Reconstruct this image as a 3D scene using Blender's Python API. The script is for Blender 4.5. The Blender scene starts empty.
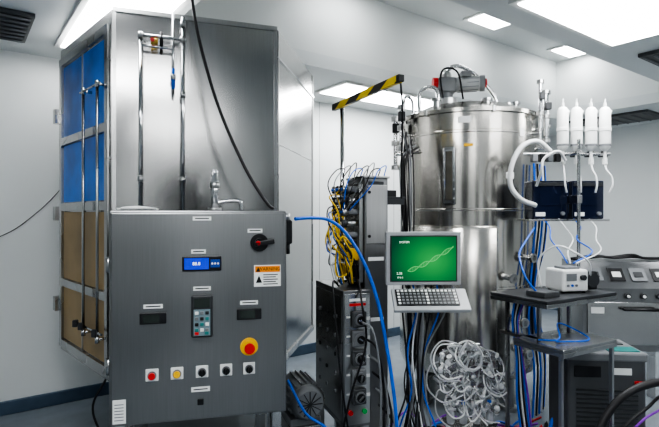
import bpy, bmesh, math, random
from mathutils import Vector, Matrix
random.seed(7)
sc = bpy.context.scene

# ---------------------------------------------------------------- materials
def nt(name):
    m = bpy.data.materials.new(name); m.use_nodes = True
    n = m.node_tree.nodes; l = m.node_tree.links
    return m, n, l, n['Principled BSDF']
def plain(name, col, rough=0.5, metal=0.0, noise=0.06, coat=0.0, trans=0.0, scale=8.0, emis=None, es=0.0):
    m, n, l, b = nt(name)
    tc = n.new('ShaderNodeTexCoord'); nz = n.new('ShaderNodeTexNoise'); nz.inputs['Scale'].default_value = scale
    nz.inputs['Detail'].default_value = 4
    l.new(tc.outputs['Object'], nz.inputs['Vector'])
    r = n.new('ShaderNodeValToRGB')
    c0 = [max(0, c*(1-noise*2)) for c in col]; c1 = [min(1, c*(1+noise*2)) for c in col]
    r.color_ramp.elements[0].position = .3; r.color_ramp.elements[1].position = .7
    r.color_ramp.elements[0].color = (*c0, 1); r.color_ramp.elements[1].color = (*c1, 1)
    l.new(nz.outputs['Fac'], r.inputs['Fac']); l.new(r.outputs['Color'], b.inputs['Base Color'])
    b.inputs['Roughness'].default_value = rough; b.inputs['Metallic'].default_value = metal
    b.inputs['Coat Weight'].default_value = coat; b.inputs['Transmission Weight'].default_value = trans
    if emis:
        b.inputs['Emission Color'].default_value = (*emis, 1); b.inputs['Emission Strength'].default_value = es
    return m
def steel(name, base, r0=.2, r1=.38, wav=.25, brush=(60, 60, 1.5), aniso=.55):
    m, n, l, b = nt(name)
    tc = n.new('ShaderNodeTexCoord')
    mp = n.new('ShaderNodeMapping'); mp.inputs['Scale'].default_value = brush
    l.new(tc.outputs['Object'], mp.inputs['Vector'])
    nz = n.new('ShaderNodeTexNoise'); nz.inputs['Scale'].default_value = 2.0; nz.inputs['Detail'].default_value = 3
    l.new(mp.outputs['Vector'], nz.inputs['Vector'])
    big = n.new('ShaderNodeTexNoise'); big.inputs['Scale'].default_value = 1.5; big.inputs['Detail'].default_value = 1
    l.new(tc.outputs['Object'], big.inputs['Vector'])
    mr = n.new('ShaderNodeMapRange'); mr.inputs['To Min'].default_value = r0; mr.inputs['To Max'].default_value = r1
    mr.inputs['From Min'].default_value = .3; mr.inputs['From Max'].default_value = .7
    l.new(big.outputs['Fac'], mr.inputs['Value']); l.new(mr.outputs['Result'], b.inputs['Roughness'])
    cr = n.new('ShaderNodeValToRGB')
    cr.color_ramp.elements[0].position = .3; cr.color_ramp.elements[1].position = .7
    cr.color_ramp.elements[0].color = (base[0]*.88, base[1]*.88, base[2]*.88, 1)
    cr.color_ramp.elements[1].color = (min(1, base[0]*1.1), min(1, base[1]*1.1), min(1, base[2]*1.1), 1)
    mx = n.new('ShaderNodeMath'); mx.operation = 'ADD'
    m1 = n.new('ShaderNodeMath'); m1.operation = 'MULTIPLY'; m1.inputs[1].default_value = .35
    m2 = n.new('ShaderNodeMath'); m2.operation = 'MULTIPLY'; m2.inputs[1].default_value = .65
    l.new(nz.outputs['Fac'], m1.inputs[0]); l.new(big.outputs['Fac'], m2.inputs[0])
    l.new(m1.outputs[0], mx.inputs[0]); l.new(m2.outputs[0], mx.inputs[1])
    l.new(mx.outputs[0], cr.inputs['Fac']); l.new(cr.outputs['Color'], b.inputs['Base Color'])
    b.inputs['Metallic'].default_value = 1.0
    b.inputs['Anisotropic'].default_value = aniso; b.inputs['Anisotropic Rotation'].default_value = .25
    tg = n.new('ShaderNodeTangent'); tg.direction_type = 'RADIAL'; tg.axis = 'Z'
    l.new(tg.outputs[0], b.inputs['Tangent'])
    bp = n.new('ShaderNodeBump'); bp.inputs['Strength'].default_value = wav; bp.inputs['Distance'].default_value = .05
    l.new(big.outputs['Fac'], bp.inputs['Height'])
    l.new(bp.outputs['Normal'], b.inputs['Normal'])
    return m
def emit(name, col, s):
    m = bpy.data.materials.new(name); m.use_nodes = True
    n = m.node_tree.nodes; l = m.node_tree.links; n.clear()
    e = n.new('ShaderNodeEmission'); e.inputs[0].default_value = (*col, 1); e.inputs[1].default_value = s
    o = n.new('ShaderNodeOutputMaterial'); l.new(e.outputs[0], o.inputs[0]); return m

STEEL = steel('brushed_steel', (.47, .475, .475), .22, .36, .05)
STEELD = steel('satin_steel_sheet', (.42, .42, .415), .15, .26, .20)
STEELC = steel('cabinet_steel', (.25, .255, .26), .28, .40, .10, (90, 90, 2))
TANK = steel('tank_steel', (.62, .60, .56), .15, .25, .08, (12, 12, 1))
CHROME = steel('polished_pipe', (.62, .63, .64), .12, .22, .02, aniso=0)
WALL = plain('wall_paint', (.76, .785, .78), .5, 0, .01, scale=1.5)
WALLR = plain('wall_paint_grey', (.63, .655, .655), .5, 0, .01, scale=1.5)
CEIL = plain('ceiling_paint', (.69, .72, .725), .5, 0, .01, scale=1.5)
FLOOR = plain('vinyl_floor', (.22, .25, .28), .25, 0, .04, scale=5)
BASE = plain('cove_base_vinyl', (.07, .11, .16), .4)
BLACK = plain('black_plastic', (.012, .013, .015), .35)
RUBBER = plain('black_rubber', (.010, .010, .012), .5)
DGREY = plain('dark_grey_plastic', (.035, .038, .042), .4)
MGREY = plain('mid_grey_plastic', (.075, .08, .085), .4)
GREY = plain('grey_paint', (.20, .21, .22), .45)
WHITE = plain('white_plastic', (.80, .81, .80), .35, noise=.02)
LABEL = plain('label_white', (.78, .79, .78), .5, noise=.01)
RED = plain('red_plastic', (.62, .02, .02), .3)
YEL = plain('yellow_plastic', (.85, .50, .02), .35)
ORANGE = plain('orange_label', (.85, .28, .02), .5)
BLUEFILM = plain('blue_protective_film', (.002, .19, .85), .38, 0, .25, scale=2.5)
TAN = plain('tan_panel', (.42, .29, .13), .4, 0, .18, scale=1.5)
BLUE = plain('blue_cable', (.005, .12, .60), .35)
YCAB = plain('yellow_cable', (.75, .50, .02), .4)
PURPLE = plain('purple_cable', (.22, .03, .42), .4)
RCAB = plain('red_cable', (.5, .02, .02), .4)
TUBE = plain('silicone_tube', (.78, .79, .79), .28, trans=.15, noise=.02)
CTUBE = plain('clear_silicone_tube', (.88, .90, .92), .2, trans=.6, noise=.02)
CLEAR = plain('clear_plastic', (.97, .98, 1.0), .07, trans=.92, noise=.01)
CLEAR.node_tree.nodes['Principled BSDF'].inputs['IOR'].default_value = 1.18
LCD = plain('lcd_display', (.03, .04, .035), .2)
BLCD = plain('blue_display', (.01, .03, .22), .2, emis=(.01, .03, .6), es=.9)
SMOKE = plain('smoked_acrylic', (.010, .016, .040), .08, coat=.8)
DGLASS = plain('added_dark_glass', (.02, .025, .03), .06, coat=.6)  # dark panes for the unseen windows, added to give steel dark reflections
BRASS = plain('brass', (.6, .42, .12), .3, 1)
TEAL = plain('teal_label', (.03, .22, .21), .4)
LAMP = emit('lamp_diffuser', (.98, .99, 1.0), 19.5)

def hazard():
    m, n, l, b = nt('hazard_stripes')
    tc = n.new('ShaderNodeTexCoord'); w = n.new('ShaderNodeTexWave'); w.wave_type = 'BANDS'; w.bands_direction = 'DIAGONAL'
    w.inputs['Scale'].default_value = 4.2; w.inputs['Distortion'].default_value = 0
    l.new(tc.outputs['Object'], w.inputs['Vector'])
    r = n.new('ShaderNodeValToRGB'); r.color_ramp.interpolation = 'CONSTANT'
    r.color_ramp.elements[0].color = (.01, .01, .01, 1); r.color_ramp.elements[1].color = (.85, .62, .02, 1)
    r.color_ramp.elements[1].position = .5
    l.new(w.outputs['Fac'], r.inputs['Fac']); l.new(r.outputs['Color'], b.inputs['Base Color'])
    b.inputs['Roughness'].default_value = .4
    return m
HAZ = hazard()
def screen_mat():
    m = bpy.data.materials.new('green_screen'); m.use_nodes = True
    n = m.node_tree.nodes; l = m.node_tree.links; n.clear()
    tc = n.new('ShaderNodeTexCoord'); mp = n.new('ShaderNodeMapping')
    mp.inputs['Location'].default_value = (-.2, 0, -5.9); mp.inputs['Scale'].default_value = (3.8, 3.4, 4.5)
    l.new(tc.outputs['Object'], mp.inputs['Vector'])
    g = n.new('ShaderNodeTexGradient'); g.gradient_type = 'SPHERICAL'
    l.new(mp.outputs['Vector'], g.inputs['Vector'])
    r = n.new('ShaderNodeValToRGB')
    r.color_ramp.elements[0].color = (.006, .10, .05, 1); r.color_ramp.elements[1].color = (.06, .46, .12, 1)
    r.color_ramp.elements[1].position = .95
    l.new(g.outputs['Fac'], r.inputs['Fac'])
    e = n.new('ShaderNodeEmission'); e.inputs[1].default_value = .85
    l.new(r.outputs['Color'], e.inputs[0])
    o = n.new('ShaderNodeOutputMaterial'); l.new(e.outputs[0], o.inputs[0]); return m
SCREEN = screen_mat()
SWIRL = emit('screen_graphic', (.20, .75, .25), .9)
STXT = emit('screen_text', (.8, .95, .85), 1.5)

# ---------------------------------------------------------------- builder
class B:
    def __init__(s, name, loc=(0, 0, 0), rz=0.0):
        s.name = name; s.bm = bmesh.new(); s.mats = []; s.loc = loc; s.rz = rz
    def mi(s, m):
        if m not in s.mats: s.mats.append(m)
        return s.mats.index(m)
    def merge(s, tb, m, smooth=False, M=None):
        i = s.mi(m)
        if M is not None: tb.transform(M)
        for f in tb.faces:
            f.material_index = i
            if smooth == True: f.smooth = True
            elif smooth == 'side': f.smooth = len(f.verts) == 4
        me = bpy.data.meshes.new('t'); tb.to_mesh(me); tb.free(); s.bm.from_mesh(me); bpy.data.meshes.remove(me)
    def box(s, c, d, m, bev=0.0, rot=(0, 0, 0)):
        tb = bmesh.new(); bmesh.ops.create_cube(tb, size=1)
        tb.transform(Matrix.Diagonal((*d, 1)))
        if bev > 0: bmesh.ops.bevel(tb, geom=tb.edges[:], offset=bev, segments=2, affect='EDGES', profile=.5)
        M = Matrix.Translation(c) @ (Matrix.Rotation(rot[2], 4, 'Z') @ Matrix.Rotation(rot[1], 4, 'Y') @ Matrix.Rotation(rot[0], 4, 'X'))
        s.merge(tb, m, False, M)
    def bb(s, a, b, m, bev=0.0):
        s.box([(a[i]+b[i])/2 for i in range(3)], [abs(b[i]-a[i]) for i in range(3)], m, bev)
    def cyl(s, p0, p1, r, m, r2=None, seg=20):
        p0 = Vector(p0); p1 = Vector(p1); d = p1-p0
        tb = bmesh.new()
        bmesh.ops.create_cone(tb, cap_ends=True, segments=seg, radius1=r, radius2=r if r2 is None else r2, depth=d.length)
        M = Matrix.Translation((p0+p1)/2) @ d.to_track_quat('Z', 'Y').to_matrix().to_4x4()
        s.merge(tb, m, 'side', M)
    def sph(s, c, r, m, sc3=(1, 1, 1), seg=16):
        tb = bmesh.new(); bmesh.ops.create_uvsphere(tb, u_segments=seg, v_segments=seg//2+2, radius=r)
        s.merge(tb, m, True, Matrix.Translation(c) @ Matrix.Diagonal((*sc3, 1)))
    def lathe(s, c, prof, m, seg=48, a0=0, a1=2*math.pi):
        tb = bmesh.new(); full = abs(a1-a0-2*math.pi) < 1e-4; n = seg if full else seg+1
        rings = []
        for (r, z) in prof:
            rings.append([tb.verts.new((c[0]+r*math.cos(a0+(a1-a0)*k/seg), c[1]+r*math.sin(a0+(a1-a0)*k/seg), c[2]+z)) for k in range(n)])
        for i in range(len(rings)-1):
            for k in range(seg):
                k2 = (k+1) % n
                try: tb.faces.new((rings[i][k], rings[i][k2], rings[i+1][k2], rings[i+1][k]))
                except Exception: pass
        bmesh.ops.remove_doubles(tb, verts=tb.verts[:], dist=1e-5)
        i = s.mi(m); tb.normal_update()
        for f in tb.faces: f.smooth = True; f.material_index = i
        for e in tb.edges:
            if len(e.link_faces) == 2 and e.calc_face_angle(0) > .6: e.smooth = False
        me = bpy.data.meshes.new('t'); tb.to_mesh(me); tb.free(); s.bm.from_mesh(me); bpy.data.meshes.remove(me)
    def tube(s, pts, r, m, sides=8, sub=6, sharp=False):
        P = [Vector(p) for p in pts]
        if sharp or len(P) < 3: path = P
        else:
            path = []; Q = [P[0]*2-P[1]]+P+[P[-1]*2-P[-2]]
            for i in range(1, len(Q)-2):
                for k in range(sub):
                    t = k/sub; a, b, c, d = Q[i-1], Q[i], Q[i+1], Q[i+2]
                    path.append(.5*((2*b)+(c-a)*t+(2*a-5*b+4*c-d)*t*t+(3*b-a-3*c+d)*t**3))
            path.append(P[-1])
        tb = bmesh.new(); prev = None; nrm = None
        for i, p in enumerate(path):
            if i == 0: T = path[1]-path[0]
            elif i == len(path)-1: T = path[-1]-path[-2]
            else: T = (path[i+1]-path[i]).normalized()+(path[i]-path[i-1]).normalized()
            if T.length < 1e-7: T = Vector((0, 0, 1))
            T.normalize()
            if nrm is None: nrm = T.orthogonal().normalized()
            else:
                nrm = nrm-T*nrm.dot(T)
                nrm = nrm.normalized() if nrm.length > 1e-6 else T.orthogonal().normalized()
            bi = T.cross(nrm)
            ring = [tb.verts.new(p+r*(math.cos(2*math.pi*k/sides)*nrm+math.sin(2*math.pi*k/sides)*bi)) for k in range(sides)]
            if prev:
                for k in range(sides): tb.faces.new((prev[k], prev[(k+1) % sides], ring[(k+1) % sides], ring[k]))
            else: tb.faces.new(ring[::-1])
            prev = ring
        tb.faces.new(prev)
        s.merge(tb, m, 'side')
    def poly(s, verts, faces, m):
        tb = bmesh.new(); vs = [tb.verts.new(v) for v in verts]
        for f in faces: tb.faces.new([vs[i] for i in f])
        bmesh.ops.recalc_face_normals(tb, faces=tb.faces[:])
        s.merge(tb, m)
    def prism(s, plan, z0, z1, m, bev=0):
        n = len(plan); v = [(p[0], p[1], z0) for p in plan]+[(p[0], p[1], z1) for p in plan]
        f = [list(range(n))[::-1], list(range(n, 2*n))]+[[i, (i+1) % n, n+(i+1) % n, n+i] for i in range(n)]
        tb = bmesh.new(); vs = [tb.verts.new(q) for q in v]
        for q in f: tb.faces.new([vs[i] for i in q])
        bmesh.ops.recalc_face_normals(tb, faces=tb.faces[:])
        if bev: bmesh.ops.bevel(tb, geom=tb.edges[:], offset=bev, segments=3, affect='EDGES')
        s.merge(tb, m)
    def text(s, txt, M, size, m):
        cu = bpy.data.curves.new('txt', 'FONT'); cu.body = txt; cu.size = size; cu.align_x = 'CENTER'; cu.align_y = 'CENTER'
        o = bpy.data.objects.new('txt', cu); sc.collection.objects.link(o)
        dg = bpy.context.evaluated_depsgraph_get(); me = bpy.data.meshes.new_from_object(o.evaluated_get(dg))
        tb = bmesh.new(); tb.from_mesh(me); bpy.data.objects.remove(o); bpy.data.curves.remove(cu); bpy.data.meshes.remove(me)
        s.merge(tb, m, False, M)
    def done(s):
        me = bpy.data.meshes.new(s.name); s.bm.to_mesh(me); s.bm.free()
        for m in s.mats: me.materials.append(m)
        o = bpy.data.objects.new(s.name, me); sc.collection.objects.link(o)
        o.location = s.loc; o.rotation_euler = (0, 0, s.rz); return o
XZ = Matrix.Rotation(math.pi/2, 4, 'X')
def face(x, y, z): return Matrix.Translation((x, y, z)) @ XZ

# ---------------------------------------------------------------- room (rotated plan frame)
RZ = math.atan2(.6, .8)
def R(u, n, z=0.0): return (u*.8-n*.6, u*.6+n*.8, z)
def room(name): return B(name, (0, 0, 0), RZ)
U0, U1, N0, N1 = -2.2, 8.0, -2.6, 4.73
ZL, ZH = 2.9, 3.67
TU0, TU1, TN0, TN1 = 1.2, 6.58, 2.0, 3.61
b = room('floor'); b.bb((U0-.1, N0-.1, -.1), (U1+.1, N1+.1, 0), FLOOR); b.done()
b = room('wall_back'); b.bb((U0-.1, N1, 0), (U1+.1, N1+.12, ZL+.1), WALL)
for u in (2.2, 3.4, 4.6, 5.8, 7.0): b.bb((u-.002, N1-.001, .1), (u+.002, N1+.01, ZL), GREY)
b.done()
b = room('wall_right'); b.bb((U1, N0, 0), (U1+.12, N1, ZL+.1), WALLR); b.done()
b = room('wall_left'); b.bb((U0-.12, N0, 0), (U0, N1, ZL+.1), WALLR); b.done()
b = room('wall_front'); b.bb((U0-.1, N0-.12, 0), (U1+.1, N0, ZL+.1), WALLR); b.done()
b = room('baseboard_back'); b.bb((U0, N1-.025, 0), (U1, N1, .11), BASE, .008); b.done()
b = room('baseboard_right'); b.bb((U1-.025, N0, 0), (U1, N1-.03, .11), BASE, .008); b.done()
for i, (u0, u1, z0, z1) in enumerate(((-.75, .0, .9, 2.5), (2.2, 3.1, .9, 2.5), (4.6, 5.9, .9, 2.5))):  # unseen dark windows added behind the camera for reflections in the steel
    b = room('added_dark_window_%d' % (i+1)); b.bb((u0-.06, N0, z0-.06), (u1+.06, N0+.03, z1+.06), STEEL); b.bb((u0, N0+.03, z0), (u1, N0+.036, z1), DGLASS); b.done()
b = room('added_door_1'); b.bb((.85, N0, 0), (1.9, N0+.04, 2.15), STEEL); b.bb((.91, N0+.04, .01), (1.84, N0+.06, 2.09), MGREY, .004)  # unseen door, added as a dark shape for the steel to reflect
b.cyl((1.74, N0+.10, .95), (1.74, N0+.10, 1.2), .015, CHROME); b.cyl((1.74, N0+.06, .97), (1.74, N0+.10, .97), .01, CHROME); b.cyl((1.74, N0+.06, 1.18), (1.74, N0+.10, 1.18), .01, CHROME); b.done()
for i, (n0, n1) in enumerate(((-1.9, -.5), (1.0, 1.8))):  # more unseen dark windows, added on the left wall for tank and enclosure reflections
    b = room('added_dark_window_%d' % (i+4)); b.bb((U0, n0-.06, .84), (U0+.03, n1+.06, 2.56), STEEL); b.bb((U0+.03, n0, .9), (U0+.036, n1, 2.5), DGLASS); b.done()
b = room('ceiling')
b.bb((U0, N0, ZL), (TU0, N1, ZL+.12), CEIL); b.bb((TU1, N0, ZL), (U1, N1, ZL+.12), CEIL)
b.bb((TU0, N0, ZL), (TU1, TN0, ZL+.12), CEIL); b.bb((TU0, TN1, ZL), (TU1, N1, ZL+.12), CEIL)
b.bb((TU0-.1, TN0-.1, ZH), (TU1+.1, TN1+.1, ZH+.12), WALL)
b.bb((TU0-.1, TN1, ZL+.12), (TU1+.1, TN1+.1, ZH), WALL); b.bb((TU0-.1, TN0-.1, ZL+.12), (TU1+.1, TN0, ZH), WALL)
b.bb((TU0-.1, TN0, ZL+.12), (TU0, TN1, ZH), WALL); b.bb((TU1, TN0, ZL+.12), (TU1+.1, TN1, ZH), WALL)
b.done()
def lamp(u0, u1, n0, n1, z):
    b = room('ceiling_light_panel')  # shared by the visible panels and the unseen added ones
    b.bb((u0-.04, n0-.04, z-.02), (u1+.04, n1+.04, z), WHITE)
    b.bb((u0, n0, z-.026), (u1, n1, z-.0205), LAMP); b.done()
lamp(2.75, 4.0, 1.15, 1.75, ZL)
lamp(.65, 1.1, 2.9, 4.3, ZL)
lamp(3.1, 4.6, 3.85, 4.3, ZL)
lamp(5.4, 6.4, 3.85, 4.3, ZL)
lamp(-.6, .6, .9, 1.5, ZL)  # out-of-view panel added for extra light and reflections
lamp(-.6, .6, -1.4, -.8, ZL)  # added behind the camera, unseen, to light the room and the steel
lamp(2.4, 3.6, -1.4, -.8, ZL)  # another unseen panel added behind the camera for light and reflections
lamp(5.2, 6.2, .2, .8, ZL)  # unseen soffit panel, added only for its light
lamp(4.35, 4.8, 3.1, 3.35, ZH)
lamp(6.0, 6.45, 3.1, 3.35, ZH)
lamp(2.6, 3.05, 3.1, 3.35, ZH)
def vent(u0, u1, n0, n1, z, axis=0):
    b = room('ceiling_air_vent'); b.bb((u0, n0, z-.03), (u1, n1, z), MGREY, .004)
    k = 7
    for i in range(k):
        t = (i+.5)/k
        b.box(((u0+u1)/2, n0+(n1-n0)*t, z-.035), ((u1-u0)*.9, .02, .012), GREY, 0, (.5, 0, 0))
    b.done()
vent(0, .42, 3.75, 4.35, ZL); vent(4.45, 4.95, 1.25, 1.75, ZL); vent(6.9, 7.6, 2.6, 3.6, ZL)
b = room('sprinkler_head'); b.cyl((4.2, 3.0, ZH-.03), (4.2, 3.0, ZH), .05, WHITE); b.cyl((4.2, 3.0, ZH-.07), (4.2, 3.0, ZH-.03), .015, GREY); b.done()

# ---------------------------------------------------------------- stainless enclosure
Bp = Vector((-1.26, 2.90)); Cp = Vector((-.338, 3.217)); Dp = Vector((-.143, 4.325)); Ap = Vector((-1.976, 3.668))
Ep = Vector((-1.42, 4.38)); Fp = Vector((-.62, 4.86))
plan = [Bp, Cp, Dp, Fp, Ep, Ap]
Z0, Z1 = .60, 2.80
b = B('stainless_steel_enclosure')
b.prism([(p.x, p.y) for p in plan], Z0, Z1, STEELD, .012)
uf = (Cp-Bp).normalized(); nf = Vector((uf.y, -uf.x))
ul = (Ap-Bp).normalized(); nl = Vector((-ul.y, ul.x))
if nl.x > 0: nl = -nl
ur = (Dp-Cp).normalized(); nr = Vector((ur.y, -ur.x))
def F(s, o, z): q = Bp+uf*s+nf*o; return (q.x, q.y, z)
def L(s, o, z): q = Bp+ul*s+nl*o; return (q.x, q.y, z)
def Rr(s, o, z): q = Cp+ur*s+nr*o; return (q.x, q.y, z)
def slab(fn, s0, s1, z0, z1, o0, o1, m, bev=0):
    b.poly([fn(s0, o0, z0), fn(s1, o0, z0), fn(s1, o0, z1), fn(s0, o0, z1), fn(s0, o1, z0), fn(s1, o1, z0), fn(s1, o1, z1), fn(s0, o1, z1)],
           [(0, 1, 2, 3), (4, 5, 6, 7), (0, 1, 5, 4), (1, 2, 6, 5), (2, 3, 7, 6), (3, 0, 4, 7)], m)
rows = [(2.14, 2.64, BLUEFILM), (1.68, 2.08, BLUEFILM), (1.14, 1.61, TAN), (.71, 1.08, TAN)]
for z0, z1, m in rows: slab(L, .07, .95, z0, z1, 0, .006, m)
for z in (.675, 1.11, 1.645, 2.11, 2.68): slab(L, .03, 1.0, z-.026, z+.026, 0, .022, STEEL)
for s in (.045, .965): slab(L, s-.025, s+.025, .66, 2.70, 0, .0225, STEEL)
slab(L, .505, .52, .66, 2.7, 0, .012, STEEL)
for z in (.95, 1.6, 2.3): slab(L, .985, 1.045, z-.05, z+.05, .0, .05, STEEL)
for s in (.09, .34):
    b.cyl(L(s, .055, .86), L(s, .055, 2.36), .008, STEEL)
    for z in (.86, 2.36): b.cyl(L(s, .0, z), L(s, .06, z), .009, CHROME); b.cyl(L(s, .055, z-.02), L(s, .055, z+.02), .013, CHROME)
b.cyl(L(.05, .055, 2.36), L(.40, .055, 2.36), .007, CHROME)
b.cyl(L(.02, .055, .9), L(.46, .055, .9), .007, CHROME)
for s in (.09, .34, .45): b.box(L(s, .07, .9), (.03, .03, .045), DGREY, .006)
slab(F, 0, .975, 2.774, 2.80, 0, .010, STEEL)
slab(F, 0.0, .02, .6, 2.8, 0, .006, STEEL); slab(F, .955, .975, .6, 2.8, 0, .006, STEEL)
slab(Rr, 0, 1.125, 2.60, 2.612, 0, .010, CHROME); slab(Rr, 0, 1.125, .60, .64, 0, .012, STEEL)
slab(Rr, 0, 1.125, 2.05, 2.055, 0, .004, STEEL)
slab(Rr, 0.02, .035, .64, 2.78, 0, .006, STEEL); slab(Rr, 1.09, 1.105, .64, 2.78, 0, .006, STEEL)
for x, y in ((-1.3, 3.45), (-.48, 3.5), (-.5, 4.3), (-1.3, 4.2)):
    b.box((x, y, .31), (.07, .07, .58), STEEL, .006); b.cyl((x, y, 0), (x, y, .03), .06, DGREY)
for a, c in (((-1.3, 3.45), (-.48, 3.5)), ((-1.3, 4.2), (-.5, 4.3)), ((-1.3, 3.45), (-1.3, 4.2)), ((-.48, 3.5), (-.5, 4.3))):
    b.cyl((*a, .25), (*c, .25), .025, STEEL)
b.cyl(F(.155, .075, 1.62), F(.155, .075, 2.63), .011, CHROME)
b.cyl(F(.39, .075, 1.62), F(.39, .075, 2.76), .011, CHROME)
b.cyl(F(.335, .075, 2.30), F(.335, .075, 2.78), .007, CHROME)
b.cyl(F(.155, .075, 2.63), F(.41, .075, 2.63), .010, CHROME)
b.cyl(F(.155, .075, 2.57), F(.335, .075, 2.57), .008, CHROME)
for s, z in ((.155, 2.63), (.39, 2.63), (.39, 2.72), (.39, 2.3), (.155, 1.8), (.39, 1.8), (.335, 2.4)):
    b.cyl(F(s, .075, z-.016), F(s, .075, z+.016), .016, STEEL)
    b.cyl(F(s, 0, z), F(s, .075, z), .008, STEEL)
b.cyl(F(.21, .075, 2.60), F(.25, .075, 2.60), .020, BRASS); b.cyl(F(.22, .10, 2.6), F(.22, .11, 2.6), .012, RED)
b.cyl(F(.335, .08, 2.33), F(.335, .08, 2.45), .010, BLUE)
b.cyl(F(.27, .075, 2.57), F(.27, .075, 2.66), .010, BLACK)
b.done()
b = B('overhead_power_cable'); b.tube([(-.78, 2.78, 2.9), (-.74, 2.82, 2.6), (-.62, 2.78, 2.2), (-.46, 2.72, 1.85), (-.34, 2.70, 1.66), (-.30, 2.70, 1.625)], .009, RUBBER); b.done()

# ---------------------------------------------------------------- control cabinet
P0 = Vector((-1.063, 2.40)); rz = math.atan2(.2, .842)
W = .865
b = B('control_cabinet', (P0.x, P0.y, 0), rz)
zb, zt = .565, 1.615
b.bb((0, .012, zb), (W, .23, zt), STEELC, .008)
b.bb((.012, 0, zb+.012), (W-.012, .014, zt-.012), STEELC, .005)
for x in (.05, W-.05):
    for y in (.05, .19): b.bb((x-.025, y-.025, 0.0), (x+.025, y+.025, zb+.01), STEEL, .004)
b.bb((.05, .04, .20), (W-.05, .08, .25), STEEL, .004)
for z in (.85, 1.35): b.cyl((-.008, .05, z-.04), (-.008, .05, z+.04), .012, STEEL)
def lab(x, z, w=.07, h=.02):
    b.bb((x-w/2, -.003, z-h/2), (x+w/2, .001, z+h/2), LABEL)
    b.bb((x-w*.38, -.0036, z-.002), (x+w*.38, -.0028, z+.003), BLACK)
b.cyl((.721, -.018, 1.451), (.721, 0, 1.451), .045, BLACK, seg=32)
b.cyl((.721, -.05, 1.451), (.721, -.018, 1.451), .024, BLACK)
b.box((.745, -.045, 1.452), (.10, .022, .026), BLACK, .006, (0, -.15, 0))
b.cyl((.712, -.056, 1.451), (.712, -.05, 1.451), .012, RED)
lab(.70, 1.512, .075)
b.bb((.342, -.010, 1.313), (.532, 0, 1.387), BLACK, .004); b.bb((.352, -.0125, 1.322), (.47, -.009, 1.378), BLCD)
b.bb((.478, -.0125, 1.33), (.524, -.009, 1.37), plain('blue_keypad', (.02, .07, .35), .3))
for i in range(3): b.cyl((.487+i*.014, -.015, 1.35), (.487+i*.014, -.012, 1.35), .005, LABEL)
b.text('88.8', face(.41, -.0135, 1.35), .022, STXT)
lab(.42, 1.41)
lab(.437, 1.575, .09)
b.bb((.695, -.003, 1.225), (.832, .001, 1.335), LABEL); b.bb((.70, -.0038, 1.298), (.828, -.002, 1.330), ORANGE)
b.text('WARNING', face(.772, -.0045, 1.314), .024, BLACK)
b.poly([(.705, -.0045, 1.302), (.727, -.0045, 1.302), (.716, -.0045, 1.326)], [(0, 1, 2)], BLACK)
for i in range(5): b.bb((.742, -.0038, 1.285-i*.012-.0022), (.742+.075-.01*(i % 2), -.002, 1.285-i*.012+.0022), BLACK)
b.poly([(.704, -.0045, 1.245), (.736, -.0045, 1.245), (.72, -.0045, 1.282)], [(0, 1, 2)], BLACK)
b.bb((.385, -.028, .985), (.489, 0, 1.195), DGREY, .008); b.bb((.40, -.031, 1.135), (.474, -.027, 1.18), LCD)
b.bb((.397, -.0305, .995), (.477, -.027, 1.125), plain('keypad_face', (.20, .27, .30), .4))
for i in range(4):
    for j in range(3):
        b.box((.412+j*.025, -.033, 1.108-i*.028), (.017, .006, .016), [LABEL, GREY, BLACK, TEAL][(i+j) % 4], .002)
b.box((.412, -.033, 1.008), (.02, .006, .014), RED, .002); b.box((.46, -.033, 1.008), (.02, .006, .014), TEAL, .002)
lab(.437, 1.225, .085)
for x in (.205, .67):
    b.bb((x-.062, -.012, 1.06), (x+.062, 0, 1.115), BLACK, .003); b.bb((x-.045, -.014, 1.068), (x+.03, -.011, 1.105), LCD)
    lab(x, 1.145, .09)
b.cyl((.67, -.006, .92), (.67, 0, .92), .045, YEL, seg=32); b.cyl((.67, -.03, .92), (.67, -.006, .92), .018, GREY)
b.cyl((.67, -.05, .92), (.67, -.03, .92), .027, RED, r2=.025, seg=28); b.sph((.67, -.03, .92), .025, RED, (1, .35, 1))
for x, m in ((.20, RED), (.317, YEL), (.437, BLACK), (.555, BLACK), (.67, BLACK)):
    b.bb((x-.030, -.004, .780), (x+.030, 0, .840), LABEL, .003)
    b.cyl((x, -.012, .808), (x, -.004, .808), .021, GREY, seg=24); b.cyl((x, -.024, .808), (x, -.012, .808), .016, m, seg=24)
    if m is BLACK: b.box((x, -.03, .808), (.008, .014, .03), BLACK, .002)
lab(.43, .722, .09, .024)
b.bb((.02, -.003, .585), (.08, .001, .70), LABEL)
for i in range(6): b.bb((.028, -.0036, .60+i*.015), (.07, -.0028, .604+i*.015), GREY)
b.box((.43, -.006, .66), (.03, .01, .03), BLACK, .003)
b.cyl((.50, .13, zt), (.50, .13, zt+.20), .020, CHROME); b.cyl((.50, .13, zt), (.50, .13, zt+.015), .035, STEEL)
b.cyl((.50, .13, zt+.12), (.50, .13, zt+.15), .026, STEEL); b.sph((.50, .13, zt+.2), .02, CHROME)
b.tube([(.50, .13, zt+.04), (.56, .13, zt+.05), (.63, .13, zt+.05), (.64, .13, zt)], .010, CHROME)
b.tube([(.02, .1, zt+.006), (.1, .14, zt+.008), (.2, .1, zt+.008), (.16, .05, zt+.012), (.05, .06, zt+.010), (.12, .12, zt+.018), (.22, .08, zt+.006)], .006, TUBE)
b.box((W+.02, .12, 1.50), (.05, .05, .13), BLACK, .01); b.cyl((W+.02, .12, 1.38), (W+.02, .12, 1.44), .014, BLACK)
b.cyl((W+.02, .12, 1.56), (W+.02, .12, 1.60), .016, STEEL)
b.done()

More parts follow.
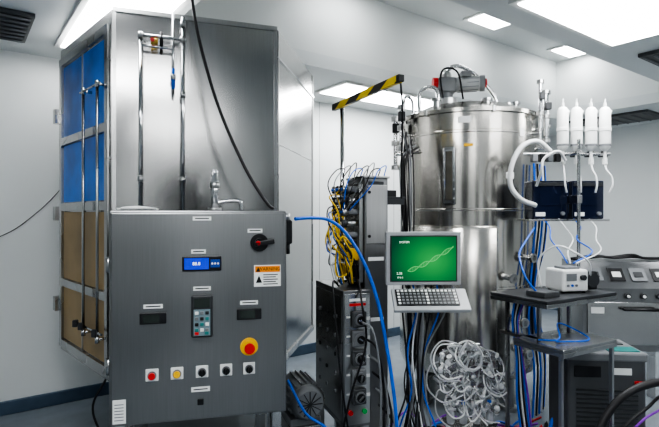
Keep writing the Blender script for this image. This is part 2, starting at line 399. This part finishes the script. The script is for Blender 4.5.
# motor under enclosure
b = B('electric_motor', (-.185, 3.26, 0), .35)
mz = .42
b.cyl((0, -.14, mz), (0, .16, mz), .105, GREY, seg=32); b.cyl((0, -.19, mz), (0, -.14, mz), .085, GREY, r2=.112, seg=32)
for k in range(20):
    a = k*math.pi/10; b.box((.112*math.cos(a), .01, mz+.112*math.sin(a)), (.022, .26, .006), GREY, 0, (0, -a, 0))
for k in range(6): b.box((0, -.193, mz), (.16, .006, .005), DGREY, 0, (0, k*math.pi/6, 0))
b.box((0, .02, mz-.14), (.20, .24, .05), GREY, .006); b.box((0, .02, .13), (.20, .28, .26), STEELD, .006)
b.done()

# ---------------------------------------------------------------- connector tower
rt = math.atan2(.34, .94)
b = B('connector_box', (.084, 3.10, 0), rt)
w, d = .19, .54
b.bb((0, 0, .26), (w, d, 1.12), STEELC, .006)
b.bb((.008, -.006, .28), (w-.008, 0, 1.10), STEEL, .003)
b.bb((-.004, .02, .30), (0, d-.02, 1.08), STEEL, .001)
for x in (.03, w-.03):
    for y in (.03, d-.03): b.bb((x-.02, y-.02, 0), (x+.02, y+.02, .27), STEEL)
for i, z in enumerate((.94, .82, .70, .58, .46)):
    b.box((.10, -.02, z), (.092, .03, .10), GREY if i % 2 else MGREY, .008)
    b.cyl((.10, -.05, z), (.10, -.034, z), .036, GREY, seg=24); b.cyl((.10, -.058, z), (.10, -.05, z), .026, BLACK, seg=24)
    b.box((.10, -.062, z), (.04, .008, .01), STEEL, .001, (0, .6*i, 0))
    b.bb((.155, -.009, z-.01), (.18, -.006, z+.01), LABEL); b.bb((.02, -.009, z+.01), (.045, -.006, z+.02), LABEL)
for z in (1.03, 1.06): b.bb((.04, -.009, z-.008), (.15, -.006, z+.008), LABEL if z > 1.05 else RED)
b.cyl((.045, -.02, .36), (.045, -.006, .36), .016, RED)
b.cyl((.14, -.02, .36), (.14, -.006, .36), .016, plain('green_button', (.02, .35, .08), .3))
for i in range(5):
    for y in (.12, .28, .42):
        b.cyl((-.012, y, .46+i*.12), (-.003, y, .46+i*.12), .013, GREY if (i+int(y*10)) % 3 else DGREY)
b.tube([(.15, .10, 1.12), (.13, .06, 1.17), (.10, -.06, 1.05), (.12, -.08, .8), (.02, -.08, .5), (-.02, -.05, .25), (.0, -.03, .012)], .007, RUBBER, 7)
b.tube([(.05, .2, 1.12), (-.03, .1, 1.16), (-.05, .0, .95), (-.03, -.04, .6), (.01, -.05, .3), (.04, -.06, .012)], .006, RUBBER, 7)
b.done()
b = B('valve_cabinet', (.231, 3.281, 0), rt)
w, d = .17, .30
b.bb((0, 0, .05), (w, d, 1.835), STEELC, .006); b.bb((-.01, -.01, 1.835), (w+.01, d+.01, 1.85), STEEL, .003)
for z in (1.80, 1.30, .9): b.bb((w*.15, -.004, z-.012), (w*.8, 0, z+.012), LABEL if z < 1.5 else DGREY)
b.bb((.01, -.006, 1.40), (w-.01, 0, 1.79), STEEL, .003)
for z in (1.45, 1.74): b.cyl((.03, -.012, z), (.03, -.005, z), .01, BLACK)
for x in (.02, w-.02):
    for y in (.03, d-.03): b.cyl((x, y, 0), (x, y, .06), .02, DGREY)
b.bb((-.03, .02, 1.14), (0, .28, 1.80), STEEL, .004)
for i in range(5):
    z = 1.76-i*.075
    for y in (.05, .13, .21):
        b.cyl((-.11, y, z), (-.03, y, z), .020, GREY if (i+int(y*100)) % 2 else STEEL); b.cyl((-.145, y, z), (-.11, y, z), .026, DGREY if i % 2 else STEEL, seg=14)
        b.cyl((-.155, y, z), (-.145, y, z), .010, LABEL if i % 2 else BLUE)
for i in range(2):
    for j in range(3):
        b.box((-.06, .06+j*.075, 1.33-i*.11), (.07, .055, .08), BLACK if (i+j) % 2 else YEL, .006)
b.bb((w, .05, 1.70), (w+.16, .16, 1.715), DGREY, .002); b.bb((w, .05, 1.66), (w+.15, .06, 1.70), DGREY)
b.bb((w+.02, .07, 1.715), (w+.10, .15, 1.76), BLACK, .004)
Minv = (Matrix.Translation((.231, 3.281, 0)) @ Matrix.Rotation(rt, 4, 'Z')).inverted()
def loc(pts): return [Minv @ Vector(p) for p in pts]
rr = random.Random(3)
for k in range(22):
    m = [YCAB, RUBBER, RUBBER, BLUE, RUBBER, TUBE, YCAB][k % 7]
    x0 = .05+rr.random()*.06; y0 = 3.32+rr.random()*.12; z0 = 1.38+rr.random()*.40
    x1 = .0+rr.random()*.17; y1 = 3.24+rr.random()*.15
    b.tube(loc([(x0+.02, y0+.03, z0), (x0-.06, y0-.08, z0-.02), (x0-.09+rr.random()*.1, y0-.12, z0-.14), (x1, y1-.06, 1.25+rr.random()*.08), (x1+.03, y1, 1.14)]), .0042 if m is not YCAB else .005, m, 6)
b.tube(loc([(.07, 3.28, 1.50), (.10, 3.20, 1.42), (.15, 3.20, 1.33), (.12, 3.22, 1.22), (.05, 3.2, 1.2), (.04, 3.22, 1.32), (.08, 3.2, 1.45), (.14, 3.22, 1.4)]), .005, YCAB, 6)
for k in range(8):
    x = .09+.04*k
    b.tube(loc([(x, 3.40, 1.85), (x+.01, 3.36, 1.90+.02*(k % 3)), (x-.05, 3.30, 1.88), (x-.10, 3.26, 1.78), (.06+.01*k, 3.27, 1.62)]), .004, [RUBBER, GREY, RUBBER, BLUE][k % 4], 6)
b.done()
b = B('hazard_striped_beam')
b.cyl((.09, 3.55, 1.12), (.09, 3.55, 2.35), .015, CHROME); b.cyl((.09, 3.55, 1.12), (.09, 3.55, 1.135), .04, STEEL)
a = Vector((.03, 3.62, 2.365)); c = Vector((.40, 2.83, 2.365)); dd = c-a
b.box((a+c)/2, (dd.length, .03, .046), HAZ, .003, (0, 0, math.atan2(dd.y, dd.x)))
b.box(c, (.03, .04, .04), BLACK, .004, (0, 0, math.atan2(dd.y, dd.x)))
b.tube([(.405, 2.84, 2.34), (.43, 2.95, 2.2), (.455, 3.15, 1.9), (.47, 3.25, 1.70)], .006, RUBBER, 7)
b.done()

# ---------------------------------------------------------------- HMI workstation
WS = plain('light_bezel', (.40, .415, .425), .3)
b = B('operator_workstation', (.575, 3.05, 0), .03)
b.box((0, .03, 1.325), (.46, .06, .325), WS, .006)
b.bb((-.206, -.004, 1.184), (.206, .002, 1.466), DGREY, .002)
b.bb((-.198, -.006, 1.191), (.198, -.003, 1.459), SCREEN)
for k in range(2):
    pts = []
    for i in range(30):
        t = i/29; x = -.10+.28*t
        pts.append((x, -.0068, 1.25+.11*t*t+.04*math.sin(t*2.0)+.013*math.sin(t*13+k*math.pi)))
    b.tube(pts, .0018, SWIRL, 4, 2)
for i in range(0, 30, 1):
    t = i/29; x = -.10+.28*t; c0 = 1.25+.11*t*t+.04*math.sin(t*2.0); dz = .013*math.sin(t*13)
    if abs(dz) > .002: b.cyl((x, -.0068, c0-dz), (x, -.0068, c0+dz), .0009, SWIRL, seg=5)
b.text('SYSTEM', face(-.12, -.0075, 1.425), .018, STXT)
b.text('2.35', face(-.15, -.0075, 1.235), .02, STXT); b.text('37.0 C', face(-.145, -.0075, 1.21), .014, STXT)
tilt = math.radians(38)
def kb(c, dm, m, bev=0):
    v = Matrix.Rotation(tilt, 4, 'X') @ Vector(c)
    b.box((v.x, v.y-.09, v.z+1.085), dm, m, bev, (tilt, 0, 0))
kb((0.02, 0, 0), (.45, .17, .025), WS, .005)
kb((0.0, 0.01, .016), (.37, .125, .008), BLACK, .002)
for i in range(5):
    for j in range(15):
        kb((-.168+j*.024, .058-i*.024, .021), (.015, .014, .004), GREY if (i*j) % 7 else LABEL, .001)
b.cyl((0.0, .10, .04), (0.0, .10, 1.35), .022, GREY); b.cyl((0, .10, 1.3), (0, .04, 1.3), .03, STEEL)
b.cyl((0, .10, .0), (0, .10, .04), .13, STEEL, seg=32); b.box((0, .03, 1.12), (.1, .14, .03), STEEL, .004)
for k in range(9):
    x = -.12+.03*k
    b.tube([(x, .05, 1.18), (x+.03*math.sin(k), .06, 1.0), (x*.6-.05+.02*math.cos(k), .03+.02*(k % 2), .75), (x*.5-.04, .03, .5), (x-.05+.05*math.sin(2*k), .02, .25), (x+.03*math.cos(k*2), -.02, .012)], .0055, [RUBBER, RUBBER, BLUE, GREY, TUBE][k % 5], 7)
b.done()

# ---------------------------------------------------------------- tank
TC = (1.235, 4.50); RT = .595
T = -.13
b = B('stainless_steel_tank', (TC[0], TC[1], 0))
b.lathe((0, 0, 0), [(0, .16), (.25, .18), (.48, .23), (RT-.02, .30), (RT, .36), (RT, 1.0), (RT+.006, 1.005), (RT+.006, 1.02), (RT, 1.025), (RT, 1.62), (RT+.004, 1.625), (RT+.004, 1.635), (RT, 1.64),
                    (RT, 2.24), (RT+.005, 2.245), (RT+.005, 2.26), (RT, 2.265), (RT, 2.40), (RT+.018, 2.405), (RT+.018, 2.435), (RT, 2.44), (RT-.06, 2.465), (.40, 2.525), (.2, 2.55), (0, 2.56)], TANK, 128)
for k in range(7):
    a = k*math.pi/3.5+.3; x, y = (RT+.010)*math.cos(a), (RT+.010)*math.sin(a)
    b.box((x, y, 2.42), (.03, .025, .05), STEEL, .005, (0, 0, a))
for k in range(4):
    a = k*math.pi/2+.5; x, y = .48*math.cos(a), .48*math.sin(a)
    b.cyl((x, y, 0), (x, y, .36), .04, STEEL); b.cyl((x, y, 0), (x, y, .03), .07, STEEL)
a0, a1 = math.radians(-160), math.radians(-84)
b.lathe((0, 0, 0), [(RT, .46), (RT+.03, .47), (RT+.03, 1.48), (RT+.02, 1.50), (RT, 1.505)], TANK, 40, a0, a1)
for a in (a0, a1):
    b.box(((RT+.014)*math.cos(a), (RT+.014)*math.sin(a), .98), (.034, .008, 1.04), STEEL, 0, (0, 0, a))
a = math.radians(-118); ca, sa = math.cos(a), math.sin(a)
b.box(((RT+.008)*ca, (RT+.008)*sa, 1.90), (.03, .10, .46), CHROME, .012, (0, 0, a))
b.box(((RT+.02)*ca, (RT+.02)*sa, 1.90), (.016, .055, .39), plain('sight_glass', (.10, .095, .08), .1, coat=.5), .006, (0, 0, a))
for k in range(6):
    for sgn in (-1, 1):
        aa = a+sgn*.066; b.cyl(((RT+.005)*math.cos(aa), (RT+.005)*math.sin(aa), 1.72+k*.072), ((RT+.03)*math.cos(aa), (RT+.03)*math.sin(aa), 1.72+k*.072), .007, CHROME, seg=8)
for an, z, w, h, m in ((-107, 2.34, .10, .05, LABEL), (-72, 1.9, .07, .05, LABEL), (-104, 2.14, .07, .02, YEL), (-60, 2.25, .05, .07, LABEL)):
    q = math.radians(an); b.box(((RT+.003)*math.cos(q), (RT+.003)*math.sin(q), z), (.006, w, h), m, 0, (0, 0, q))
def zz(p): return (p[0]-.03, p[1], p[2]+T+.01)
b.cyl(zz((-.18, -.1, 2.58)), zz((-.18, -.1, 2.72)), .10, STEEL); b.cyl(zz((-.18, -.1, 2.72)), zz((-.18, -.1, 2.82)), .06, GREY)
b.box(zz((-.18, -.1, 2.84)), (.16, .15, .13), GREY, .015)
b.cyl(zz((-.12, -.1, 2.85)), zz((.10, -.16, 2.85)), .065, WS, seg=24); b.cyl(zz((.10, -.16, 2.85)), zz((.14, -.17, 2.85)), .07, GREY, seg=24)
for k in range(12):
    q = k*math.pi/6; b.box(zz((.0, -.13+.067*math.cos(q), 2.85+.067*math.sin(q))), (.16, .006, .006), GREY, 0, (q, 0, -.28))
b.cyl(zz((-.30, -.12, 2.86)), zz((-.26, -.12, 2.86)), .05, RED); b.box(zz((-.02, -.15, 2.93)), (.09, .08, .05), GREY, .008)
b.cyl(zz((.14, -.17, 2.85)), zz((.15, -.17, 2.85)), .04, RED)
b.sph(zz((-.18, -.1, 2.93)), .05, STEEL)
b.tube([zz(p) for p in [(-.18, -.1, 2.96), (-.12, -.12, 3.01), (-.02, -.1, 3.00), (.1, -.1, 2.92), (.24, -.1, 2.76), (.28, -.1, 2.62)]], .018, CHROME, 10)
b.tube([zz(p) for p in [(-.22, -.18, 2.70), (-.25, -.2, 2.90), (-.2, -.2, 2.97), (-.1, -.2, 2.93), (-.06, -.22, 2.7)]], .008, RUBBER, 8)
b.tube([zz(p) for p in [(-.42, -.15, 2.60), (-.42, -.15, 2.76), (-.36, -.18, 2.81), (-.28, -.2, 2.78), (-.27, -.2, 2.62)]], .018, CHROME, 10)
b.tube([zz(p) for p in [(-.46, -.05, 2.58), (-.47, -.05, 2.72), (-.52, -.05, 2.76), (-.55, -.1, 2.7), (-.57, -.15, 2.5)]], .013, CHROME, 10)
for x, y, h in ((.30, -.2, .04), (.05, -.42, .03), (-.34, -.32, .05), (.42, -.05, .08), (.12, .2, .12)):
    z = 2.62+T
    b.cyl((x, y, z-.05), (x, y, z+h), .03, STEEL); b.cyl((x, y, z+h), (x, y, z+.02+h), .042, STEEL)
for an, zlo, zhi, r in ((-46, 2.15, 2.66, .014), (-34, 2.20, 2.60, .020), (-25, 2.05, 2.62, .013)):
    q = math.radians(an); x, y = (RT+.07)*math.cos(q), (RT+.07)*math.sin(q)
    b.cyl((x, y, zlo), (x, y, zhi), r, CHROME); b.cyl((x, y, zlo+.1), (x*.85, y*.85, zlo+.1), r*.8, CHROME)
    for z in (zlo, zhi, (zlo+zhi)/2): b.cyl((x, y, z-.014), (x, y, z+.014), r+.014, STEEL)
    b.box((x, y-.03, zhi-.12), (.04, .04, .06), DGREY, .006)
for an, zlo, zhi, r in ((-158, 2.15, 2.50, .016), (-168, 2.0, 2.42, .018)):
    q = math.radians(an); x, y = (RT+.08)*math.cos(q), (RT+.08)*math.sin(q)
    b.cyl((x, y, zlo), (x, y, zhi), r, CHROME); b.cyl((x, y, zlo+.12), (x*.85, y*.85, zlo+.12), r, CHROME)
    for z in (zlo, zhi, (zlo+zhi)/2): b.cyl((x, y, z-.02), (x, y, z+.02), r+.018, STEEL)
    b.box((x, y-.02, zhi-.08), (.06, .05, .08), DGREY, .006)
for an, z in ((-66, .75), (-75, 1.1), (-58, 1.25), (-62, .5)):
    q = math.radians(an); b.cyl((RT*math.cos(q), RT*math.sin(q), z), ((RT+.10)*math.cos(q), (RT+.10)*math.sin(q), z), .022, CHROME)
    b.cyl(((RT+.08)*math.cos(q), (RT+.08)*math.sin(q), z), ((RT+.1)*math.cos(q), (RT+.1)*math.sin(q), z), .038, STEEL)
for k in range(6):
    q = math.radians(-52+5*k); rr_ = RT+.05
    X, Y = rr_*math.cos(q), rr_*math.sin(q)
    b.tube([(X, Y, 2.0), (X+.01, Y-.02, 1.6), (X-.02, Y-.03, 1.3), (X-.06-.01*k, Y-.08, 1.0), (X-.08, Y-.1, .7), (X-.03, Y-.08, .4), (X-.05, Y-.1, .012)], .008, [BLUE, RUBBER, BLUE, TUBE, RUBBER, BLUE][k], 7)
b.done()

# ---------------------------------------------------------------- filter rig
b = B('filter_capsule_rack')
b.cyl((1.755, 3.52, 1.0905), (1.755, 3.52, 2.12), .012, CHROME); b.cyl((1.755, 3.52, 1.0905), (1.755, 3.52, 1.105), .05, STEEL)
b.cyl((1.40, 3.62, 2.03), (2.03, 3.62, 2.03), .012, STEEL); b.cyl((1.755, 3.5, 2.03), (1.755, 3.63, 2.03), .014, STEEL)
for i, x in enumerate((1.685, 1.785, 1.89, 1.99)):
    y = 3.61
    b.lathe((x, y, 0), [(0, 2.40), (.010, 2.40), (.011, 2.37), (.024, 2.365), (.038, 2.345), (.039, 2.22), (.043, 2.215), (.043, 2.195), (.039, 2.19), (.039, 2.09), (.034, 2.07), (.02, 2.055), (.011, 2.05), (.011, 1.99), (0, 1.99)], WHITE, 24)
    b.cyl((x, y, 2.085), (x, y, 2.10), .041, GREY); b.cyl((x, y, 2.395), (x, y, 2.43), .006, TUBE); b.cyl((x+.028, y, 2.32), (x+.048, y, 2.34), .007, WHITE)
    b.box((x, y+.03, 2.03), (.05, .05, .04), BLACK, .006)
    b.cyl((x, y, 1.955), (x, y, 1.995), .018, LABEL)
    b.tube([(x, y, 1.96), (x-.005, y-.03, 1.91), (x-.01+.01*i, y-.05, 1.86), (x+.01*(i-1), y-.06, 1.80), (x+.005, y-.05, 1.75)], .007, TUBE)
for x0, x1, y in ((1.48, 1.735, 3.64), (1.775, 2.01, 3.66)):
    b.bb((x0, y, 1.56), (x1, y+.16, 1.84), SMOKE, .008); b.bb((x0+.01, y-.006, 1.80), (x1-.01, y, 1.828), DGREY, .002)
    b.bb((x0+.05, y-.004, 1.66), (x1-.05, y, 1.75), SMOKE, .001); b.cyl((x1-.04, y-.02, 1.60), (x1-.04, y, 1.60), .014, GREY, seg=20)
    b.bb((x0+.02, y-.004, 1.58), (x0+.09, y, 1.61), LABEL)
b.box((1.755, 3.58, 1.70), (.035, .16, .06), STEEL, .004)
b.bb((1.44, 3.60, 1.545), (2.02, 3.84, 1.56), STEEL, .003)
b.tube([(1.60, 3.62, 2.05), (1.50, 3.60, 2.12), (1.38, 3.58, 2.08), (1.30, 3.56, 1.95), (1.29, 3.56, 1.80), (1.36, 3.55, 1.70), (1.49, 3.62, 1.66)], .018, TUBE, 12)
b.tube([(1.69, 3.58, 1.98), (1.62, 3.54, 2.04), (1.52, 3.54, 1.99), (1.50, 3.54, 1.90), (1.50, 3.62, 1.80)], .010, TUBE, 10)
for i in range(4):
    b.box((1.47+i*.055, 3.59, 2.0), (.04, .05, .06), BLACK if i % 2 else GREY, .006)
for i in range(4):
    x = 1.55+i*.11
    b.tube([(x, 3.62, 1.56), (x+.02, 3.56, 1.5), (x+.05*math.sin(i*2), 3.50, 1.42), (x+.03*math.cos(i*3), 3.42, 1.34), (1.58+.02*i, 3.32, 1.27)], .005, TUBE if i % 2 else BLUE, 7)
b.done()

# ---------------------------------------------------------------- cart
rc = math.radians(30)
b = B('two_tier_cart', (1.28, 2.73, 0), rc)
b.bb((0, 0, .83), (.50, .34, .85), STEEL, .004); b.bb((0, -.002, .805), (.5, .016, .83), STEEL, .003); b.bb((0.004, 0, .805), (.016, .34, .83), STEEL, .003)
b.bb((.06, .15, 1.07), (.76, .57, 1.09), DGREY, .004); b.bb((.06, .148, 1.045), (.76, .16, 1.07), STEEL, .003); b.bb((.062, .15, 1.045), (.072, .57, 1.07), STEEL)
for x, y, zt_ in ((.02, .03, .83), (.48, .02, .83), (.14, .50, 1.07), (.73, .54, 1.07)):
    b.bb((x-.010, y-.010, .06), (x+.010, y+.010, zt_), STEEL); b.cyl((x-.012, y, .035), (x+.012, y, .035), .035, BLACK)
b.bb((.06, .20, .85), (.08, .22, 1.07), STEEL); b.bb((.46, .28, .85), (.48, .30, 1.07), STEEL); b.bb((.09, .20, .83), (.13, .52, .85), STEEL)
for k in range(6):
    b.tube([(.16+.02*k, .46, 1.04), (.14+.01*k, .46, .9), (.13+.01*k, .42, .7), (.11+.02*k, .40, .45), (.12+.02*k, .38, .25), (.10+.03*k, .34, .012)], .006, [BLUE, RUBBER, TUBE, RUBBER, BLUE, PURPLE][k], 7)
b.tube([(.18, .28, 1.09), (.12, .34, 1.2), (.18, .44, 1.33), (.30, .50, 1.40), (.48, .56, 1.50)], .006, BLUE, 7)
b.tube([(.05, .2, .86), (.1, .1, .88), (.3, .25, .92), (.42, .2, .87), (.3, .05, .86), (.1, .12, .86)], .005, BLUE, 7)
b.bb((.14, .22, 1.09), (.28, .36, 1.125), MGREY, .006)
b.done()
b = B('peristaltic_pump', (1.56, 3.27, 1.0905), .2)
b.bb((-.10, -.08, 0.01), (.09, .10, .15), WHITE, .014)
b.bb((-.07, -.086, .08), (.0, -.079, .125), GREY); b.cyl((.045, -.10, .10), (.045, -.08, .10), .018, DGREY)
for i in range(3): b.cyl((-.06+i*.03, -.087, .05), (-.06+i*.03, -.08, .05), .008, BLUE if i == 1 else GREY)
b.box((.13, 0, .075), (.09, .12, .12), BLACK, .01); b.cyl((.13, -.075, .08), (.13, -.055, .08), .045, DGREY, seg=24)
b.bb((-.06, -.05, .148), (.05, .06, .165), GREY, .004)
b.tube([(.11, -.07, .11), (.06, -.12, .2), (-.02, -.1, .26), (-.1, -.02, .30), (-.16, .08, .2), (-.16, .05, .02)], .006, TUBE)
for x in (-.08, .07):
    for y in (-.06, .08): b.cyl((x, y, 0), (x, y, .012), .01, BLACK)
b.done()
b = B('mobile_chiller', (1.49, 3.13, 0), -.10)
w, d = .47, .36
b.bb((0, 0, .09), (w, d, .70), MGREY, .018); b.bb((-.006, -.006, .68), (w+.006, d+.006, .735), GREY, .012)
for i in range(11): b.box((w*.5, -.003, .22+i*.028), (w*.78, .010, .010), DGREY, .002, (.4, 0, 0))
b.bb((.04, -.006, .58), (.20, .0, .65), BLACK, .003); b.bb((.25, -.006, .60), (.38, 0, .64), LABEL)
b.bb((w*.55, .03, .735), (w*.95, .14, .740), TEAL); b.bb((w*.5, .2, .735), (w*.9, .3, .742), MGREY)
b.bb((w, .05, .30), (w+.006, d-.05, .60), BLACK, .002)
b.box((w-.05, -.008, .55), (.05, .01, .03), RED, .002)
for x in (.05, w-.05):
    for y in (.05, d-.05): b.cyl((x-.012, y, .045), (x+.012, y, .045), .045, BLACK); b.box((x, y, .08), (.04, .04, .04), GREY)
b.done()
b = B('stainless_control_console', (2.04, 4.02, 0), -.08)
w = .78
prof = [(0, 1.00), (0, .50), (.45, .50), (.45, 1.20), (.16, 1.20)]
v = [(x, y, z) for x in (0, w) for y, z in prof]
b.poly(v, [[0, 1, 2, 3, 4], [5, 6, 7, 8, 9]]+[[i, (i+1) % 5, 5+(i+1) % 5, 5+i] for i in range(5)], STEELC)
for x in (.04, w-.04):
    for y in (.04, .41): b.bb((x-.025, y-.025, .0), (x+.025, y+.025, .505), STEEL)
sl = math.atan2(.20, .16)
for i in range(4):
    x = .12+i*.17; cy, cz = .08, 1.10
    b.box((x, cy-.004, cz+.002), (.12, .12, .008), BLACK if i % 2 else GREY, .002, (sl, 0, 0))
    b.box((x, cy-.008, cz+.004), (.07, .05, .008), LABEL if i % 2 else DGREY, .002, (sl, 0, 0))
for i in range(5):
    b.cyl((.10+i*.12, -.02, .94), (.10+i*.12, 0, .94), .022, DGREY); b.cyl((.10+i*.12, -.03, .94), (.10+i*.12, -.02, .94), .012, LABEL)
b.tube([(.30, 0, .84), (.30, -.05, .84), (.55, -.05, .84), (.55, 0, .84)], .012, BLACK, 8, sharp=True)
b.bb((.03, -.006, .55), (w-.03, 0, .89), STEELD, .003)
b.bb((.06, -.01, .80), (.16, -.005, .85), LABEL); b.bb((.62, -.01, .74), (.72, -.005, .82), RED)
for k in range(3):
    b.tube([(.02, .3-.05*k, 1.21), (.2, .25-.05*k, 1.24), (.35, .3-.04*k, 1.225), (.5, .25, 1.25-.01*k), (.62, .3, 1.22), (.76, .28, 1.22)], .012-.002*k, RUBBER)
b.done()

# ---------------------------------------------------------------- sterile bag / valve assembly
b = B('sterile_tubing_manifold')
b.cyl((.93, 3.44, 0), (.93, 3.44, .03), .13, STEEL, seg=28); b.cyl((.93, 3.44, .03), (.93, 3.44, .74), .012, CHROME)
b.cyl((.83, 3.44, .70), (1.03, 3.44, .70), .008, CHROME)
rr = random.Random(21)
lobes = [(.79, .63, .06), (.92, .66, .08), (1.05, .60, .07), (.85, .50, .09), (1.00, .47, .10), (.90, .36, .08), (1.06, .33, .07), (.76, .50, .05), (1.09, .50, .05), (.82, .34, .05)]
for k, (x, z, r) in enumerate(lobes):
    tb = bmesh.new(); bmesh.ops.create_icosphere(tb, subdivisions=4, radius=1)
    for vv in tb.verts:
        q = vv.co.copy(); dsp = 1+.18*math.sin(6*q.x+k)+.16*math.sin(8*q.z+2*k)+.12*math.sin(12*q.y+k*3)+.06*math.sin(22*q.x+15*q.z)
        vv.co = Vector((x, 3.35, z))+Vector((q.x*r*dsp*.85, q.y*.03*dsp, q.z*r*dsp))
    b.merge(tb, CLEAR, True)
for k in range(22):
    cx, cz, r = lobes[k % 10]; a = rr.random()*6.28; rad = .05+rr.random()*.08
    pts = [(.84+.18*rr.random(), 3.43, .70), (cx, 3.34, cz+.08)]
    for i in range(5):
        t = a+i*1.1; pts.append((cx+rad*math.cos(t), 3.28+.06*math.sin(a+i), cz+rad*math.sin(t)))
    b.tube(pts, .0055, CTUBE if k % 3 else TUBE, 8)
for k in range(46):
    cx, cz, r = lobes[k % 10]; a = rr.random()*6.28; q = .3+rr.random()*1.0
    p = Vector((cx+q*r*math.cos(a), 3.22+rr.random()*.1, cz+q*r*math.sin(a)))
    dv = Vector((rr.random()-.5, (rr.random()-.5)*.6, rr.random()-.4)).normalized()*(.020+.010*rr.random())
    m = [WHITE, CTUBE, CLEAR, CTUBE][k % 4]
    b.cyl(p-dv, p+dv, .012, m, r2=.008, seg=12); b.cyl(p+dv*.5, p+dv*.75, .018, [LABEL, CTUBE, CLEAR][k % 3], seg=12)
    if k % 4 == 0: b.sph(p-dv*1.4, .020, CTUBE, (1, 1, 1.2), 12)
for k in range(4):
    x = .80+k*.085; z0 = .215
    b.lathe((x, 3.30, z0), [(0, 0), (.024, .002), (.028, .02), (.028, .07), (.012, .10), (.010, .13), (0, .13)], CTUBE, 18)
    b.cyl((x, 3.30, z0+.125), (x, 3.30, z0+.15), .014, [WHITE, BLUE][k % 2])
b.box((.93, 3.34, .20), (.34, .16, .015), STEEL, .004); b.cyl((.93, 3.44, .20), (.93, 3.40, .20), .012, STEEL)
b.done()

# ---------------------------------------------------------------- cables
b = B('blue_air_hose')
b.tube([(-.19, 2.76, 1.57), (-.1, 2.85, 1.575), (.0, 2.95, 1.56), (.10, 3.0, 1.48), (.20, 2.98, 1.32), (.28, 2.96, 1.10), (.33, 2.92, .85), (.37, 2.85, .55), (.39, 2.8, .25), (.41, 2.70, .05), (.46, 2.58, .012)], .010, BLUE, 10); b.done()
b = B('black_cable_bundle')
rr = random.Random(5)
for k in range(12):
    x = .54+rr.random()*.10; y = 3.58+rr.random()*.15
    b.tube([(.56+.015*k, 3.92, 2.30-.02*k), (x+.0, y+.1, 2.0), (x-.01, y, 1.6), (x-.03+rr.random()*.06, y, 1.2), (x+rr.random()*.08, y-.02, .8), (x-.03+rr.random()*.1, y-.04, .4), (x-.03+rr.random()*.15, y-.05, .015)], .005+.003*(k % 3 == 0), RUBBER if k % 4 else GREY, 7)
b.done()
b = B('connector_leads')
for k in range(6):
    x = .30+k*.02
    b.tube([(x-.1, 3.03, .94-.1*k), (x-.04, 2.94, .90-.1*k), (x+.0, 2.92, .62-.06*k), (x, 2.90, .2), (x+.05, 2.82, .012), (x+.3, 2.78-.02*k, .012)], .007, RUBBER if k % 2 else GREY, 7)
b.done()
b = B('floor_cables')
rr = random.Random(9)
for k in range(44):
    m = [RUBBER, PURPLE, RCAB, RUBBER, BLUE, RUBBER, GREY][k % 7]
    x0 = .45+rr.random()*.40; y0 = 2.9+rr.random()*.85
    pts = [(x0+i*.15, y0+(rr.random()-.5)*.26, .012+.08*rr.random()*(i % 2)) for i in range(6)]
    b.tube(pts, .008, m, 6)
for k in range(8):
    b.tube([(.98+.03*k, 2.85, .02), (1.01+.03*k, 2.84, .22), (1.05+.03*k, 2.83, .30+.02*k), (1.10+.02*k, 2.84, .2), (1.13+.02*k, 2.85, .02)], .007, [PURPLE, RCAB, RUBBER, BLUE][k % 4], 6)
b.done()
b = B('flexible_black_hose')
b.tube([(1.22, 2.45, .02), (1.28, 2.48, .35), (1.36, 2.5, .54), (1.46, 2.52, .66), (1.60, 2.55, .72), (1.78, 2.6, .72), (1.95, 2.7, .60), (2.02, 2.75, .3), (2.04, 2.8, .02)], .020, RUBBER, 12)
b.tube([(1.30, 2.40, .02), (1.36, 2.42, .3), (1.46, 2.45, .5), (1.62, 2.5, .60), (1.85, 2.7, .5), (1.95, 2.75, .02)], .006, PURPLE, 8)
b.tube([(1.20, 2.42, .02), (1.26, 2.42, .3), (1.40, 2.45, .50), (1.58, 2.5, .62), (1.80, 2.65, .6), (1.93, 2.72, .02)], .008, RUBBER, 8)
b.done()
b = B('floor_hose_loop'); b.tube([(-1.35, 3.02, .60), (-1.42, 3.0, .45), (-1.38, 3.0, .30), (-1.28, 3.05, .12), (-1.2, 3.1, .012), (-1.0, 3.2, .012)], .007, RUBBER); b.done()
b = B('blue_floor_tube')
b.tube([(-.25, 3.0, .60), (-.14, 2.95, .42), (0, 2.88, .34), (.04, 2.80, .15), (-.05, 2.75, .012), (-.2, 2.75, .012)], .008, BLUE); b.done()
b = B('wall_cable'); q = [(.25, 1.40), (.38, 1.47), (.5, 1.57), (.62, 1.69), (.74, 1.84)]
b.tube([R(u, N1-.008, z) for u, z in q], .003, RUBBER); b.done()

# ---------------------------------------------------------------- world + camera
w = bpy.data.worlds.new('world'); sc.world = w; w.use_nodes = True
w.node_tree.nodes['Background'].inputs[0].default_value = (.6, .7, .8, 1); w.node_tree.nodes['Background'].inputs[1].default_value = .3
cam = bpy.data.cameras.new('camera'); co = bpy.data.objects.new('camera', cam); sc.collection.objects.link(co)
co.location = (0, 0, 1.6); co.rotation_euler = (math.pi/2, 0, 0); cam.lens = 27.3; cam.sensor_width = 36; cam.clip_start = .05
sc.camera = co
try:
    sc.view_settings.view_transform = 'AgX'; sc.view_settings.look = 'AgX - High Contrast'
except Exception: pass
